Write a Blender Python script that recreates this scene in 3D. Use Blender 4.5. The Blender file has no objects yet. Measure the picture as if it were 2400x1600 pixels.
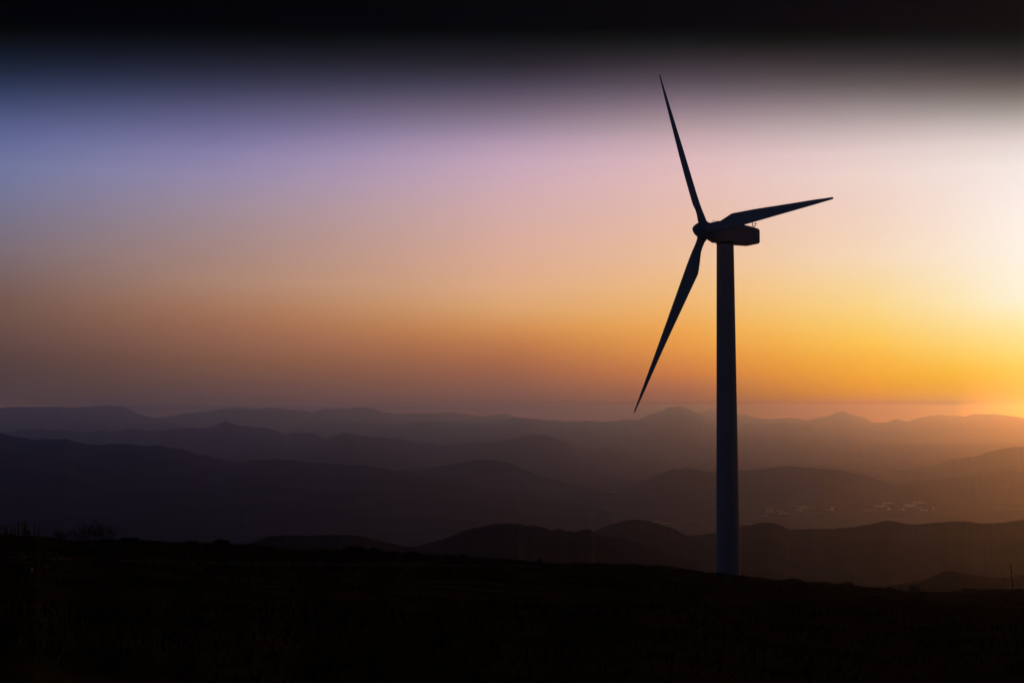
import bpy, math, random
import numpy as np
from mathutils import Vector, Matrix

SC = bpy.context.scene
COL = SC.collection
# ------------------------------------------------------------------ camera
F = 2920.0                      # focal length in photo pixels (photo 2400 x 1600)
PITCH = math.radians(3.176)
cam_d = bpy.data.cameras.new('camera')
cam = bpy.data.objects.new('camera', cam_d)
COL.objects.link(cam)
cam.location = (0, 0, 0)        # eye height is z = 0, the hill top falls away below
cam.rotation_euler = (math.pi / 2 + PITCH, 0, 0)
cam_d.sensor_width = 36.0
cam_d.lens = 36.0 * F / 2400.0
cam_d.clip_start = 0.1
cam_d.clip_end = 120000.0
SC.camera = cam
cy = SC.cycles
cy.use_denoising = True
try:
    cy.denoiser = 'OPENIMAGEDENOISE'
    cy.denoising_input_passes = 'RGB_ALBEDO_NORMAL'
except Exception:
    pass
cy.volume_bounces = 0
cy.max_bounces = 6

# ------------------------------------------------------------------ dusk sky
SUN_AZ, SUN_EL = math.radians(29.0), math.radians(1.5)
SKY_GAIN = 4.0
EL_TOP = 18.6
ELS = [0, 0.15, 0.28, 0.5, 0.8, 1.2, 1.7, 2.3, 3, 3.8, 4.7, 5.7, 6.8, 8, 9.2, 10.4, 11.4, 12.2, 12.8, 13.3, 13.8, 14.3, 14.8, 15.2, 15.6, 16, 16.4, 16.8, 17.2, 17.6, 18.1, 18.6]
SUN_S, SUN_C = 1.12, (1, 0.21, 0.02)
HAZE_D, HAZE_G, HAZE_C = 7.5e-05, 0.825, (0.195, 0.37, 1, 1)
SKY = [
  (-180, [(0.005,0.018,0.048), (0.005,0.018,0.048), (0.005,0.018,0.048), (0.005,0.018,0.048), (0.005,0.018,0.048), (0.005,0.018,0.048), (0.005,0.018,0.048), (0.005,0.018,0.048), (0.005,0.018,0.048), (0.005,0.018,0.048), (0.005,0.018,0.048), (0.005,0.018,0.048), (0.005,0.018,0.048), (0.005,0.018,0.048), (0.005,0.018,0.048), (0.005,0.018,0.048), (0.005,0.018,0.048), (0.005,0.018,0.048), (0.004833,0.0174,0.0464), (0.004417,0.0159,0.0424), (0.004,0.0144,0.0384), (0.003583,0.0129,0.0344), (0.003167,0.0114,0.0304), (0.002833,0.0102,0.0272), (0.0025,0.009,0.024), (0.002167,0.0078,0.0208), (0.001833,0.0066,0.0176), (0.0015,0.0054,0.0144), (0.001167,0.0042,0.0112), (0.0008333,0.003,0.008), (0.00075,0.0027,0.0072), (0.00075,0.0027,0.0072)]),
  (-110, [(0.01154,0.02243,0.05396), (0.01158,0.02245,0.05397), (0.01181,0.02257,0.05399), (0.01222,0.02279,0.05403), (0.01279,0.02309,0.05409), (0.01358,0.02345,0.05412), (0.01449,0.02365,0.05391), (0.01624,0.02434,0.0541), (0.01943,0.02593,0.05496), (0.02282,0.02783,0.05625), (0.02545,0.02956,0.05772), (0.02733,0.03253,0.06266), (0.02876,0.03585,0.0695), (0.02745,0.03788,0.07705), (0.02646,0.03971,0.08563), (0.02428,0.03984,0.09024), (0.0196,0.03528,0.08557), (0.01536,0.03069,0.07726), (0.01168,0.02629,0.0677), (0.008886,0.02206,0.05696), (0.006662,0.01842,0.04792), (0.005109,0.0152,0.03983), (0.004,0.01265,0.03327), (0.003379,0.01098,0.02883), (0.002801,0.009389,0.02457), (0.002238,0.007932,0.02083), (0.001833,0.0066,0.0176), (0.0015,0.0054,0.0144), (0.001167,0.0042,0.0112), (0.0008333,0.003,0.008), (0.00075,0.0027,0.0072), (0.00075,0.0027,0.0072)]),
  (-60, [(0.02429,0.03113,0.06625), (0.02443,0.03124,0.06628), (0.02521,0.03186,0.06645), (0.02656,0.03293,0.06675), (0.02848,0.03443,0.06715), (0.0311,0.03626,0.06735), (0.03414,0.03724,0.06589), (0.03996,0.0407,0.06718), (0.05061,0.04864,0.0733), (0.06191,0.05815,0.08242), (0.07066,0.06682,0.09284), (0.07695,0.08163,0.1279), (0.08171,0.09823,0.1763), (0.07735,0.1084,0.2298), (0.07402,0.1175,0.2905), (0.06677,0.1182,0.3232), (0.05115,0.09539,0.2901), (0.03705,0.07243,0.2313), (0.02525,0.05315,0.1741), (0.01711,0.03875,0.1243), (0.01087,0.02731,0.08662), (0.006878,0.01795,0.05569), (0.004361,0.01197,0.03554), (0.003236,0.009022,0.02514), (0.002254,0.006447,0.016), (0.001322,0.004558,0.01063), (0.0009167,0.0033,0.0088), (0.00075,0.0027,0.0072), (0.0005833,0.0021,0.0056), (0.0004167,0.0015,0.004), (0.000375,0.00135,0.0036), (0.000375,0.00135,0.0036)]),
  (-32, [(0.04358,0.0332,0.05219), (0.04386,0.03336,0.05223), (0.04541,0.03429,0.05244), (0.04812,0.03589,0.0528), (0.05196,0.03815,0.0533), (0.0572,0.04089,0.05355), (0.06329,0.04237,0.05175), (0.07491,0.04755,0.05334), (0.09621,0.05946,0.0609), (0.1188,0.07372,0.07216), (0.1363,0.08673,0.08504), (0.1489,0.1089,0.1283), (0.1584,0.1338,0.1881), (0.1497,0.1491,0.2542), (0.143,0.1628,0.3293), (0.1285,0.1638,0.3696), (0.0973,0.1296,0.3288), (0.0691,0.09515,0.2561), (0.04566,0.06668,0.1864), (0.0298,0.04619,0.1274), (0.01775,0.03017,0.08328), (0.01017,0.01726,0.04755), (0.005554,0.009399,0.02513), (0.003639,0.005883,0.01425), (0.002009,0.002921,0.004947), (0.0004776,0.0009875,0.0002843), (0,0,0), (0,0,0), (0,0,0), (0,0,0), (0,0,0), (0,0,0)]),
  (-22.4, [(0.05448,0.03689,0.04971), (0.05482,0.03707,0.04974), (0.05677,0.0381,0.04994), (0.06015,0.03988,0.05029), (0.06495,0.04239,0.05076), (0.07149,0.04544,0.051), (0.07911,0.04707,0.04928), (0.09364,0.05283,0.0508), (0.1203,0.06607,0.058), (0.1485,0.08191,0.06873), (0.1704,0.09637,0.08099), (0.1861,0.1211,0.1222), (0.198,0.1487,0.1792), (0.1871,0.1657,0.2421), (0.1788,0.1809,0.3136), (0.1607,0.182,0.352), (0.1216,0.144,0.3131), (0.08637,0.1057,0.2439), (0.05707,0.07409,0.1775), (0.03725,0.05133,0.1213), (0.02219,0.03352,0.07931), (0.01271,0.01917,0.04529), (0.006943,0.01044,0.02393), (0.004549,0.006536,0.01357), (0.002511,0.003246,0.004711), (0.000597,0.001097,0.0002708), (0,0,0), (0,0,0), (0,0,0), (0,0,0), (0,0,0), (0,0,0)]),
  (-18, [(0.01976,0.01311,0.04971), (0.008027,0.0006993,0.03951), (0.04264,0.03137,0.05832), (0.05866,0.03709,0.05259), (0.07659,0.04693,0.05235), (0.09363,0.05319,0.05006), (0.1124,0.06038,0.05391), (0.1379,0.06927,0.05409), (0.1784,0.08721,0.0666), (0.2224,0.1088,0.07484), (0.2651,0.14,0.09997), (0.2816,0.17,0.1447), (0.2844,0.1914,0.1943), (0.2682,0.2056,0.2538), (0.2517,0.2167,0.3242), (0.2307,0.2194,0.3877), (0.1815,0.1823,0.3628), (0.1299,0.1358,0.2941), (0.09274,0.09929,0.2178), (0.06596,0.07403,0.1656), (0.04169,0.04959,0.1094), (0.02513,0.03138,0.0689), (0.0142,0.01818,0.03945), (0.008885,0.01119,0.02327), (0.005144,0.006717,0.01297), (0.002518,0.0032,0.005224), (0.0005935,0.0009803,0), (0,0,0), (0,0,0), (0,0,0), (0,0,0), (0,0,0)]),
  (-13.5, [(0.0291,0.0207,0.07501), (0.009819,0.004361,0.05753), (0.04876,0.03207,0.05503), (0.07412,0.04447,0.05568), (0.1011,0.05569,0.06152), (0.1231,0.06394,0.05698), (0.1586,0.07769,0.0597), (0.1983,0.09126,0.05968), (0.2511,0.1126,0.07591), (0.311,0.1393,0.08371), (0.3666,0.1809,0.1119), (0.3946,0.2276,0.169), (0.374,0.2341,0.2099), (0.3554,0.2469,0.2673), (0.3344,0.2566,0.3369), (0.2992,0.2489,0.4062), (0.2455,0.2159,0.4013), (0.1776,0.1613,0.3264), (0.1314,0.1237,0.2582), (0.09896,0.0952,0.201), (0.06704,0.06712,0.1403), (0.04114,0.0434,0.09047), (0.02528,0.02725,0.05538), (0.01556,0.01717,0.03426), (0.009555,0.01065,0.01996), (0.00504,0.005889,0.01027), (0.002321,0.002757,0.004011), (8.33e-05,0.0006338,0), (0,0,0), (0,0,0), (0,0,0), (0,0,0)]),
  (-9, [(0.03529,0.01894,0.07561), (0.01405,0.0009489,0.05467), (0.0582,0.03537,0.06507), (0.09755,0.05061,0.05642), (0.1272,0.06381,0.0635), (0.1583,0.07583,0.06205), (0.2039,0.09025,0.06071), (0.2584,0.1102,0.064), (0.3321,0.1393,0.07927), (0.4087,0.1784,0.08939), (0.4737,0.2334,0.1277), (0.5054,0.2858,0.1945), (0.4824,0.2889,0.236), (0.4545,0.2954,0.2899), (0.4283,0.3018,0.3544), (0.3906,0.2942,0.4267), (0.3353,0.2641,0.4368), (0.252,0.2073,0.3689), (0.1842,0.1556,0.2944), (0.1392,0.1197,0.2237), (0.1009,0.08892,0.1683), (0.06301,0.05756,0.1104), (0.03719,0.03637,0.0685), (0.02482,0.02396,0.04415), (0.0145,0.01458,0.0258), (0.008969,0.009084,0.01519), (0.003796,0.004357,0.005946), (0.001346,0.001697,0.0007563), (0,0,0), (0,0,0), (0,0,0), (0,0,0)]),
  (-4.5, [(0.03762,0.0127,0.06651), (0.02005,0,0.04093), (0.06491,0.03159,0.05213), (0.1176,0.05328,0.05518), (0.159,0.07324,0.06736), (0.2002,0.08632,0.06091), (0.2508,0.1018,0.06356), (0.3175,0.1248,0.06515), (0.4113,0.1626,0.0723), (0.5201,0.2255,0.0902), (0.5873,0.2983,0.1463), (0.6121,0.3444,0.2172), (0.5971,0.3483,0.2676), (0.5695,0.3529,0.3233), (0.5385,0.3554,0.3817), (0.4984,0.3466,0.4483), (0.4421,0.3204,0.4658), (0.3506,0.2612,0.4064), (0.2528,0.1993,0.3217), (0.1896,0.1502,0.2458), (0.1374,0.1103,0.1825), (0.08847,0.07458,0.1257), (0.05194,0.046,0.08023), (0.03396,0.03067,0.05135), (0.01992,0.01768,0.02894), (0.01234,0.01151,0.01725), (0.006564,0.006628,0.009614), (0.002512,0.003028,0.0033), (0,0.000244,0), (0,0,0), (0,0,0), (0,0,0)]),
  (0, [(0.02834,0,0.05544), (0.009479,0,0.03259), (0.06277,0.0181,0.0451), (0.1388,0.06045,0.05882), (0.1876,0.07841,0.06824), (0.2371,0.09696,0.06945), (0.3055,0.113,0.06496), (0.3918,0.142,0.06378), (0.5053,0.1896,0.07048), (0.6416,0.2761,0.09156), (0.7194,0.3754,0.1689), (0.7364,0.4122,0.2444), (0.7262,0.4146,0.3028), (0.6941,0.4145,0.3574), (0.6594,0.4133,0.4164), (0.6191,0.4036,0.4759), (0.563,0.3821,0.5021), (0.4563,0.3161,0.4403), (0.3255,0.2385,0.3431), (0.242,0.18,0.261), (0.1715,0.1277,0.1866), (0.1108,0.08598,0.1294), (0.06489,0.0538,0.08682), (0.04156,0.03457,0.05339), (0.02381,0.01946,0.02906), (0.01447,0.01235,0.01713), (0.008126,0.007793,0.01033), (0.002964,0.003512,0.003778), (0.0002028,0.0007193,0), (0,0,0), (0,0,0), (0,0,0)]),
  (4, [(0.02889,0,0.0426), (0.009671,0,0.01145), (0.07278,0.01023,0.01607), (0.179,0.06926,0.05151), (0.2491,0.09302,0.05552), (0.3309,0.1199,0.06367), (0.435,0.1514,0.05738), (0.5345,0.1945,0.06009), (0.6499,0.2544,0.06475), (0.7609,0.3391,0.08855), (0.792,0.417,0.1617), (0.7975,0.4543,0.2389), (0.7823,0.4635,0.3106), (0.7536,0.4625,0.3714), (0.7227,0.457,0.4253), (0.6954,0.4546,0.486), (0.6422,0.4319,0.5104), (0.5268,0.3625,0.4474), (0.3924,0.2844,0.3548), (0.2934,0.2138,0.2728), (0.2109,0.1536,0.2088), (0.1387,0.1037,0.1437), (0.08105,0.06286,0.09085), (0.05482,0.04334,0.06041), (0.03233,0.02561,0.03455), (0.01969,0.01606,0.0209), (0.009565,0.008674,0.009647), (0.003359,0.003607,0.002635), (0,5.749e-05,0), (0,0,0), (0,0,0), (0,0,0)]),
  (8, [(0.008165,0,0), (0.001419,0,0), (0.07409,0,0), (0.2173,0.07926,0.05131), (0.3123,0.104,0.05458), (0.4331,0.1436,0.05678), (0.5874,0.1945,0.04952), (0.6993,0.2562,0.05517), (0.8061,0.3299,0.0629), (0.8561,0.3971,0.09109), (0.87,0.4627,0.1598), (0.8645,0.5016,0.2358), (0.843,0.519,0.325), (0.8155,0.5128,0.3847), (0.7924,0.506,0.4401), (0.775,0.5076,0.4995), (0.7227,0.4815,0.5158), (0.5881,0.4024,0.4458), (0.4477,0.323,0.3537), (0.3358,0.2408,0.2828), (0.2403,0.1732,0.2194), (0.156,0.1134,0.1453), (0.0943,0.07027,0.08999), (0.06389,0.04796,0.06084), (0.03754,0.02945,0.03684), (0.0214,0.01716,0.02125), (0.008278,0.007996,0.008215), (0.001923,0.00266,0.002399), (0,0,0), (0,0,0), (0,0,0), (0,0,0)]),
  (12, [(0.09361,0,0), (0.07475,0,0), (0.1698,0.01729,0), (0.3442,0.1178,0), (0.4878,0.1724,0.008812), (0.6129,0.2285,0.02955), (0.7373,0.2839,0.02975), (0.816,0.3431,0.04273), (0.8756,0.4221,0.06875), (0.9116,0.5035,0.1148), (0.9105,0.5593,0.2028), (0.9022,0.5892,0.2923), (0.8787,0.6009,0.4011), (0.848,0.5816,0.4515), (0.8256,0.5716,0.5002), (0.8085,0.5793,0.5569), (0.7431,0.541,0.559), (0.5842,0.4359,0.4613), (0.4422,0.3392,0.3637), (0.3263,0.2496,0.2778), (0.2259,0.1735,0.1976), (0.1383,0.1072,0.122), (0.08336,0.06388,0.07277), (0.05284,0.04102,0.04759), (0.03045,0.02435,0.02812), (0.01512,0.01267,0.01335), (0.004533,0.004926,0.002545), (0,0.0002377,0), (0,0,0), (0,0,0), (0,0,0), (0,0,0)]),
  (16, [(0.09642,0,0), (0.08402,0,0), (0.2015,0.01631,0), (0.4763,0.1689,0), (0.6667,0.2535,0), (0.7777,0.3224,0.001012), (0.857,0.3819,0.02426), (0.9048,0.4425,0.04108), (0.9536,0.5408,0.08081), (0.9454,0.614,0.1601), (0.9437,0.6656,0.2644), (0.9279,0.6801,0.3692), (0.9173,0.6946,0.5021), (0.8865,0.6613,0.5336), (0.8643,0.6481,0.5686), (0.8426,0.6611,0.6214), (0.7672,0.6014,0.6019), (0.572,0.4604,0.4699), (0.4181,0.3381,0.3473), (0.3018,0.2445,0.2507), (0.1926,0.155,0.1601), (0.108,0.08919,0.09027), (0.06534,0.05177,0.05492), (0.0346,0.02875,0.03189), (0.01983,0.01685,0.01814), (0.00623,0.007484,0.007065), (0.000483,0.001451,0), (0,0,0), (0,0,0), (0,0,0), (0,0,0), (0,0,0)]),
  (19.5, [(0,0,0), (0,0,0), (0,0,0), (0.4316,0.2065,0), (0.6643,0.3082,0), (0.7721,0.3867,0), (0.8558,0.4678,0.02375), (0.8999,0.547,0.09018), (0.9201,0.6364,0.1795), (0.939,0.7133,0.3053), (0.9519,0.7751,0.4541), (0.9459,0.7839,0.5515), (0.9436,0.7866,0.647), (0.9279,0.7621,0.6699), (0.9052,0.7473,0.6915), (0.8758,0.7365,0.7089), (0.7672,0.6353,0.6273), (0.5546,0.4632,0.4653), (0.368,0.31,0.3048), (0.2409,0.2055,0.1993), (0.1463,0.1179,0.1153), (0.08352,0.06546,0.06474), (0.03875,0.03239,0.03466), (0.02251,0.01921,0.02041), (0.008609,0.009435,0.009604), (0.000687,0.003089,0.002539), (0,0,0), (0,0,0), (0,0,0), (0,0,0), (0,0,0), (0,0,0)]),
  (22.4, [(0.9284,0.3773,0.04519), (0.9456,0.3926,0.04519), (0.9597,0.4083,0.04544), (0.973,0.4312,0.04634), (0.9913,0.4636,0.04758), (1,0.5131,0.05851), (1,0.582,0.08354), (1,0.666,0.1576), (1,0.7432,0.2837), (1,0.8107,0.4371), (0.9395,0.8881,0.7033), (0.9656,0.8899,0.754), (0.9653,0.8865,0.808), (0.9718,0.8734,0.8222), (0.94,0.8406,0.809), (0.8978,0.7953,0.7764), (0.7479,0.6454,0.6271), (0.4968,0.4293,0.4193), (0.3037,0.2694,0.2496), (0.1899,0.1573,0.148), (0.1048,0.08299,0.0768), (0.05263,0.04311,0.04375), (0.02267,0.02032,0.02125), (0.01139,0.01079,0.01046), (0.0006264,0.003897,0.00238), (0,0,0), (0,0,0), (0,0,0), (0,0,0), (0,0,0), (0,0,0), (0,0,0)]),
  (27, [(1.114,0.5158,0.1337), (1.14,0.5385,0.1385), (1.161,0.5609,0.143), (1.187,0.5951,0.1513), (1.223,0.6437,0.1631), (1.256,0.7161,0.1893), (1.287,0.8152,0.2348), (1.326,0.9364,0.3364), (1.37,1.056,0.4964), (1.418,1.167,0.6868), (1.398,1.286,0.9935), (1.456,1.315,1.066), (1.462,1.317,1.127), (1.443,1.281,1.125), (1.355,1.199,1.077), (1.238,1.089,0.998), (1.016,0.8763,0.8016), (0.7041,0.6078,0.5534), (0.4683,0.4114,0.3547), (0.324,0.2723,0.2326), (0.2125,0.1752,0.1441), (0.1383,0.1167,0.09742), (0.0902,0.07844,0.06347), (0.06693,0.0586,0.04506), (0.04576,0.04288,0.03046), (0.03668,0.03155,0.02274), (0.02957,0.02543,0.01833), (0.02362,0.02032,0.01465), (0.01871,0.01609,0.0116), (0.01468,0.01263,0.009104), (0.01071,0.009213,0.006642), (0.007708,0.006629,0.004779)]),
  (32, [(0.882,0.3584,0.04293), (0.8983,0.373,0.04293), (0.9117,0.3879,0.04317), (0.9244,0.4096,0.04402), (0.9417,0.4404,0.0452), (0.95,0.4874,0.05558), (0.95,0.5529,0.07936), (0.95,0.6327,0.1497), (0.95,0.706,0.2695), (0.95,0.7702,0.4152), (0.8925,0.8437,0.6682), (0.9173,0.8454,0.7163), (0.9171,0.8422,0.7676), (0.9232,0.8297,0.7811), (0.893,0.7986,0.7686), (0.8529,0.7555,0.7375), (0.7105,0.6131,0.5957), (0.4719,0.4079,0.3983), (0.2885,0.256,0.2371), (0.1804,0.1494,0.1406), (0.09961,0.07884,0.07296), (0.04999,0.04095,0.04156), (0.02153,0.0193,0.02018), (0.01082,0.01025,0.009938), (0.0005951,0.003702,0.002261), (0,0,0), (0,0,0), (0,0,0), (0,0,0), (0,0,0), (0,0,0), (0,0,0)]),
  (42, [(0.07232,0,0), (0.06301,0,0), (0.1511,0.01223,0), (0.3572,0.1267,0), (0.5,0.1901,0), (0.5833,0.2418,0.0007586), (0.6428,0.2865,0.01819), (0.6786,0.3319,0.03081), (0.7152,0.4056,0.06061), (0.7091,0.4605,0.1201), (0.7078,0.4992,0.1983), (0.6959,0.5101,0.2769), (0.688,0.521,0.3766), (0.6649,0.496,0.4002), (0.6483,0.4861,0.4265), (0.6319,0.4958,0.466), (0.5754,0.451,0.4514), (0.429,0.3453,0.3524), (0.3136,0.2536,0.2605), (0.2264,0.1834,0.188), (0.1444,0.1163,0.1201), (0.08097,0.06689,0.0677), (0.049,0.03883,0.04119), (0.02595,0.02156,0.02392), (0.01487,0.01264,0.01361), (0.004672,0.005613,0.005299), (0.0003623,0.001088,0), (0,0,0), (0,0,0), (0,0,0), (0,0,0), (0,0,0)]),
  (60, [(0.01444,0,0.0213), (0.004836,0,0.005726), (0.03639,0.005117,0.008035), (0.08948,0.03463,0.02576), (0.1246,0.04651,0.02776), (0.1655,0.05995,0.03183), (0.2175,0.0757,0.02869), (0.2672,0.09725,0.03005), (0.325,0.1272,0.03237), (0.3804,0.1696,0.04427), (0.396,0.2085,0.08085), (0.3988,0.2272,0.1194), (0.3911,0.2318,0.1553), (0.3768,0.2312,0.1857), (0.3613,0.2285,0.2127), (0.3477,0.2273,0.243), (0.3211,0.2159,0.2552), (0.2634,0.1812,0.2237), (0.1962,0.1422,0.1774), (0.1467,0.1069,0.1364), (0.1055,0.07678,0.1044), (0.06936,0.05185,0.07185), (0.04053,0.03143,0.04543), (0.02741,0.02167,0.0302), (0.01616,0.01281,0.01727), (0.009843,0.008029,0.01045), (0.004783,0.004337,0.004823), (0.001679,0.001804,0.001317), (0,2.874e-05,0), (0,0,0), (0,0,0), (0,0,0)]),
  (100, [(0.006916,0.004587,0.0174), (0.00281,0.0002448,0.01383), (0.01492,0.01098,0.02041), (0.02053,0.01298,0.01841), (0.02681,0.01643,0.01832), (0.03277,0.01862,0.01752), (0.03935,0.02113,0.01887), (0.04827,0.02425,0.01893), (0.06245,0.03052,0.02331), (0.07785,0.0381,0.02619), (0.09278,0.04901,0.03499), (0.09856,0.05951,0.05063), (0.09956,0.06698,0.06799), (0.09387,0.07195,0.08884), (0.08809,0.07586,0.1135), (0.08073,0.0768,0.1357), (0.06353,0.06381,0.127), (0.04548,0.04754,0.1029), (0.03246,0.03475,0.07622), (0.02309,0.02591,0.05795), (0.01459,0.01736,0.03828), (0.008796,0.01098,0.02412), (0.004971,0.006362,0.01381), (0.00311,0.003918,0.008146), (0.001801,0.002351,0.004538), (0.0008811,0.00112,0.001828), (0.0002077,0.0003431,0), (0,0,0), (0,0,0), (0,0,0), (0,0,0), (0,0,0)]),
  (180, [(0.005,0.018,0.048), (0.005,0.018,0.048), (0.005,0.018,0.048), (0.005,0.018,0.048), (0.005,0.018,0.048), (0.005,0.018,0.048), (0.005,0.018,0.048), (0.005,0.018,0.048), (0.005,0.018,0.048), (0.005,0.018,0.048), (0.005,0.018,0.048), (0.005,0.018,0.048), (0.005,0.018,0.048), (0.005,0.018,0.048), (0.005,0.018,0.048), (0.005,0.018,0.048), (0.005,0.018,0.048), (0.005,0.018,0.048), (0.004833,0.0174,0.0464), (0.004417,0.0159,0.0424), (0.004,0.0144,0.0384), (0.003583,0.0129,0.0344), (0.003167,0.0114,0.0304), (0.002833,0.0102,0.0272), (0.0025,0.009,0.024), (0.002167,0.0078,0.0208), (0.001833,0.0066,0.0176), (0.0015,0.0054,0.0144), (0.001167,0.0042,0.0112), (0.0008333,0.003,0.008), (0.00075,0.0027,0.0072), (0.00075,0.0027,0.0072)]),
]

w = bpy.data.worlds.new('World')
SC.world = w
w.use_nodes = True
nt = w.node_tree
nt.nodes.clear()
N, Lk = nt.nodes.new, nt.links.new
def wmath(op, a, b=None, c=None, clamp=False):
    n = N('ShaderNodeMath'); n.operation = op; n.use_clamp = clamp
    for i, x in enumerate((a, b, c)):
        if x is None: continue
        if isinstance(x, (int, float)): n.inputs[i].default_value = x
        else: Lk(x, n.inputs[i])
    return n.outputs[0]
tc = N('ShaderNodeTexCoord')
sep = N('ShaderNodeSeparateXYZ'); Lk(tc.outputs['Generated'], sep.inputs[0])
el = wmath('ARCSINE', sep.outputs[2])
az = wmath('ARCTAN2', sep.outputs[0], sep.outputs[1])
elf = wmath('DIVIDE', el, math.radians(EL_TOP), clamp=True)
prev = None
for i, (a_deg, stops) in enumerate(SKY):
    rp = N('ShaderNodeValToRGB'); cr = rp.color_ramp
    cr.interpolation = 'LINEAR'
    n = len(stops)
    while len(cr.elements) < n: cr.elements.new(0.5)
    for k, c in enumerate(stops):
        cr.elements[k].position = ELS[k] / EL_TOP
    for k, c in enumerate(stops):
        cr.elements[k].color = (c[0] / SKY_GAIN, c[1] / SKY_GAIN, c[2] / SKY_GAIN, 1)
    Lk(elf, rp.inputs[0])
    if prev is None:
        prev = rp.outputs[0]
    else:
        mr = N('ShaderNodeMapRange'); mr.clamp = True
        Lk(az, mr.inputs[0])
        mr.inputs[1].default_value = math.radians(SKY[i - 1][0]); mr.inputs[2].default_value = math.radians(a_deg)
        mx = N('ShaderNodeMix'); mx.data_type = 'RGBA'
        Lk(mr.outputs[0], mx.inputs[0]); Lk(prev, mx.inputs[6]); Lk(rp.outputs[0], mx.inputs[7])
        prev = mx.outputs[2]
bg = N('ShaderNodeBackground'); Lk(prev, bg.inputs[0]); bg.inputs[1].default_value = SKY_GAIN
ts = N('ShaderNodeTexSky'); ts.sky_type = 'NISHITA'; ts.sun_disc = False
ts.sun_elevation = SUN_EL; ts.sun_rotation = SUN_AZ; ts.altitude = 900
bg2 = N('ShaderNodeBackground'); Lk(ts.outputs[0], bg2.inputs[0]); bg2.inputs[1].default_value = 0.0006
ad = N('ShaderNodeAddShader'); Lk(bg.outputs[0], ad.inputs[0]); Lk(bg2.outputs[0], ad.inputs[1])
wo = N('ShaderNodeOutputWorld'); Lk(ad.outputs[0], wo.inputs[0])
try:
    w.cycles.sampling_method = 'MANUAL'; w.cycles.sample_map_resolution = 1024
except Exception:
    pass
sd = bpy.data.lights.new('sun', 'SUN')
sd.energy = SUN_S; sd.color = SUN_C; sd.angle = math.radians(0.5)
sun = bpy.data.objects.new('sun', sd); COL.objects.link(sun)
sdir = Vector((math.sin(SUN_AZ) * math.cos(SUN_EL), math.cos(SUN_AZ) * math.cos(SUN_EL), math.sin(SUN_EL)))
sun.rotation_euler = (-sdir).to_track_quat('-Z', 'Y').to_euler()
sun.location = (300, 600, 80)
vs = SC.view_settings
SC.display_settings.display_device = 'sRGB'
vs.view_transform = 'Standard'; vs.look = 'None'; vs.exposure = 0; vs.gamma = 1; vs.use_curve_mapping = False

# ------------------------------------------------------------------ helpers
def at(u, v, Y):
    """world point seen at photo pixel (u, v) at forward distance Y"""
    a = (u - 1200) / F; b = (800 - v) / F
    y = math.cos(PITCH) - b * math.sin(PITCH); z = math.sin(PITCH) + b * math.cos(PITCH)
    s = Y / y
    return np.array([a * s, Y, z * s])
def _h(ix, iy, seed):
    n = (ix.astype(np.int64) * 374761393 + iy.astype(np.int64) * 668265263 + seed * 974634777) & 0xffffffff
    n = ((n ^ (n >> 13)) * 1274126177) & 0xffffffff
    return ((n ^ (n >> 16)) & 0xffff) / 65535.0
def vnoise(x, y, seed=0):
    x = np.asarray(x, float); y = np.asarray(y, float)
    ix = np.floor(x); iy = np.floor(y); fx = x - ix; fy = y - iy
    fx = fx * fx * (3 - 2 * fx); fy = fy * fy * (3 - 2 * fy)
    a = _h(ix, iy, seed); b = _h(ix + 1, iy, seed); c = _h(ix, iy + 1, seed); d = _h(ix + 1, iy + 1, seed)
    return (a + (b - a) * fx + (c - a) * fy + (a - b - c + d) * fx * fy) * 2 - 1
def fbm(x, y, seed=0, octs=4, gain=0.5):
    t = 0; a = 1
    for o in range(octs):
        t = t + a * vnoise(x * 2 ** o + 17.3 * o, y * 2 ** o - 9.1 * o, seed + o); a *= gain
    return t
def mat(name, col, rough=0.9, col2=None, scale=2.0, metallic=0.0, bump=0.0, detail=6.0, emit=None, spec=0.3, stretch=None):
    m = bpy.data.materials.new(name); m.use_nodes = True
    t = m.node_tree; b = t.nodes['Principled BSDF']
    b.inputs['Roughness'].default_value = rough; b.inputs['Metallic'].default_value = metallic
    b.inputs['Specular IOR Level'].default_value = spec
    b.inputs['Base Color'].default_value = (*col, 1)
    if col2 or bump:
        co = t.nodes.new('ShaderNodeTexCoord'); no = t.nodes.new('ShaderNodeTexNoise')
        no.inputs['Scale'].default_value = scale; no.inputs['Detail'].default_value = detail
        if stretch:
            mp = t.nodes.new('ShaderNodeMapping'); mp.inputs['Scale'].default_value = stretch
            t.links.new(co.outputs['Object'], mp.inputs[0]); t.links.new(mp.outputs[0], no.inputs['Vector'])
        else:
            t.links.new(co.outputs['Object'], no.inputs['Vector'])
        if col2:
            r = t.nodes.new('ShaderNodeValToRGB')
            r.color_ramp.elements[0].position = 0.35; r.color_ramp.elements[0].color = (*col, 1)
            r.color_ramp.elements[1].position = 0.65; r.color_ramp.elements[1].color = (*col2, 1)
            t.links.new(no.outputs[0], r.inputs[0]); t.links.new(r.outputs[0], b.inputs['Base Color'])
        if bump:
            bp = t.nodes.new('ShaderNodeBump'); bp.inputs['Strength'].default_value = 0.5; bp.inputs['Distance'].default_value = bump
            t.links.new(no.outputs[0], bp.inputs['Height']); t.links.new(bp.outputs[0], b.inputs['Normal'])
    if emit:
        b.inputs['Emission Color'].default_value = (*emit[:3], 1); b.inputs['Emission Strength'].default_value = emit[3]
    return m
def mesh_obj(name, verts, faces, m, parent=None, smooth=False):
    me = bpy.data.meshes.new(name)
    me.from_pydata([tuple(map(float, v)) for v in verts], [], [tuple(int(i) for i in f) for f in faces])
    if m: me.materials.append(m)
    if smooth: me.polygons.foreach_set('use_smooth', [True] * len(me.polygons))
    me.update()
    o = bpy.data.objects.new(name, me); COL.objects.link(o)
    if parent: o.parent = parent
    return o
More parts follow.
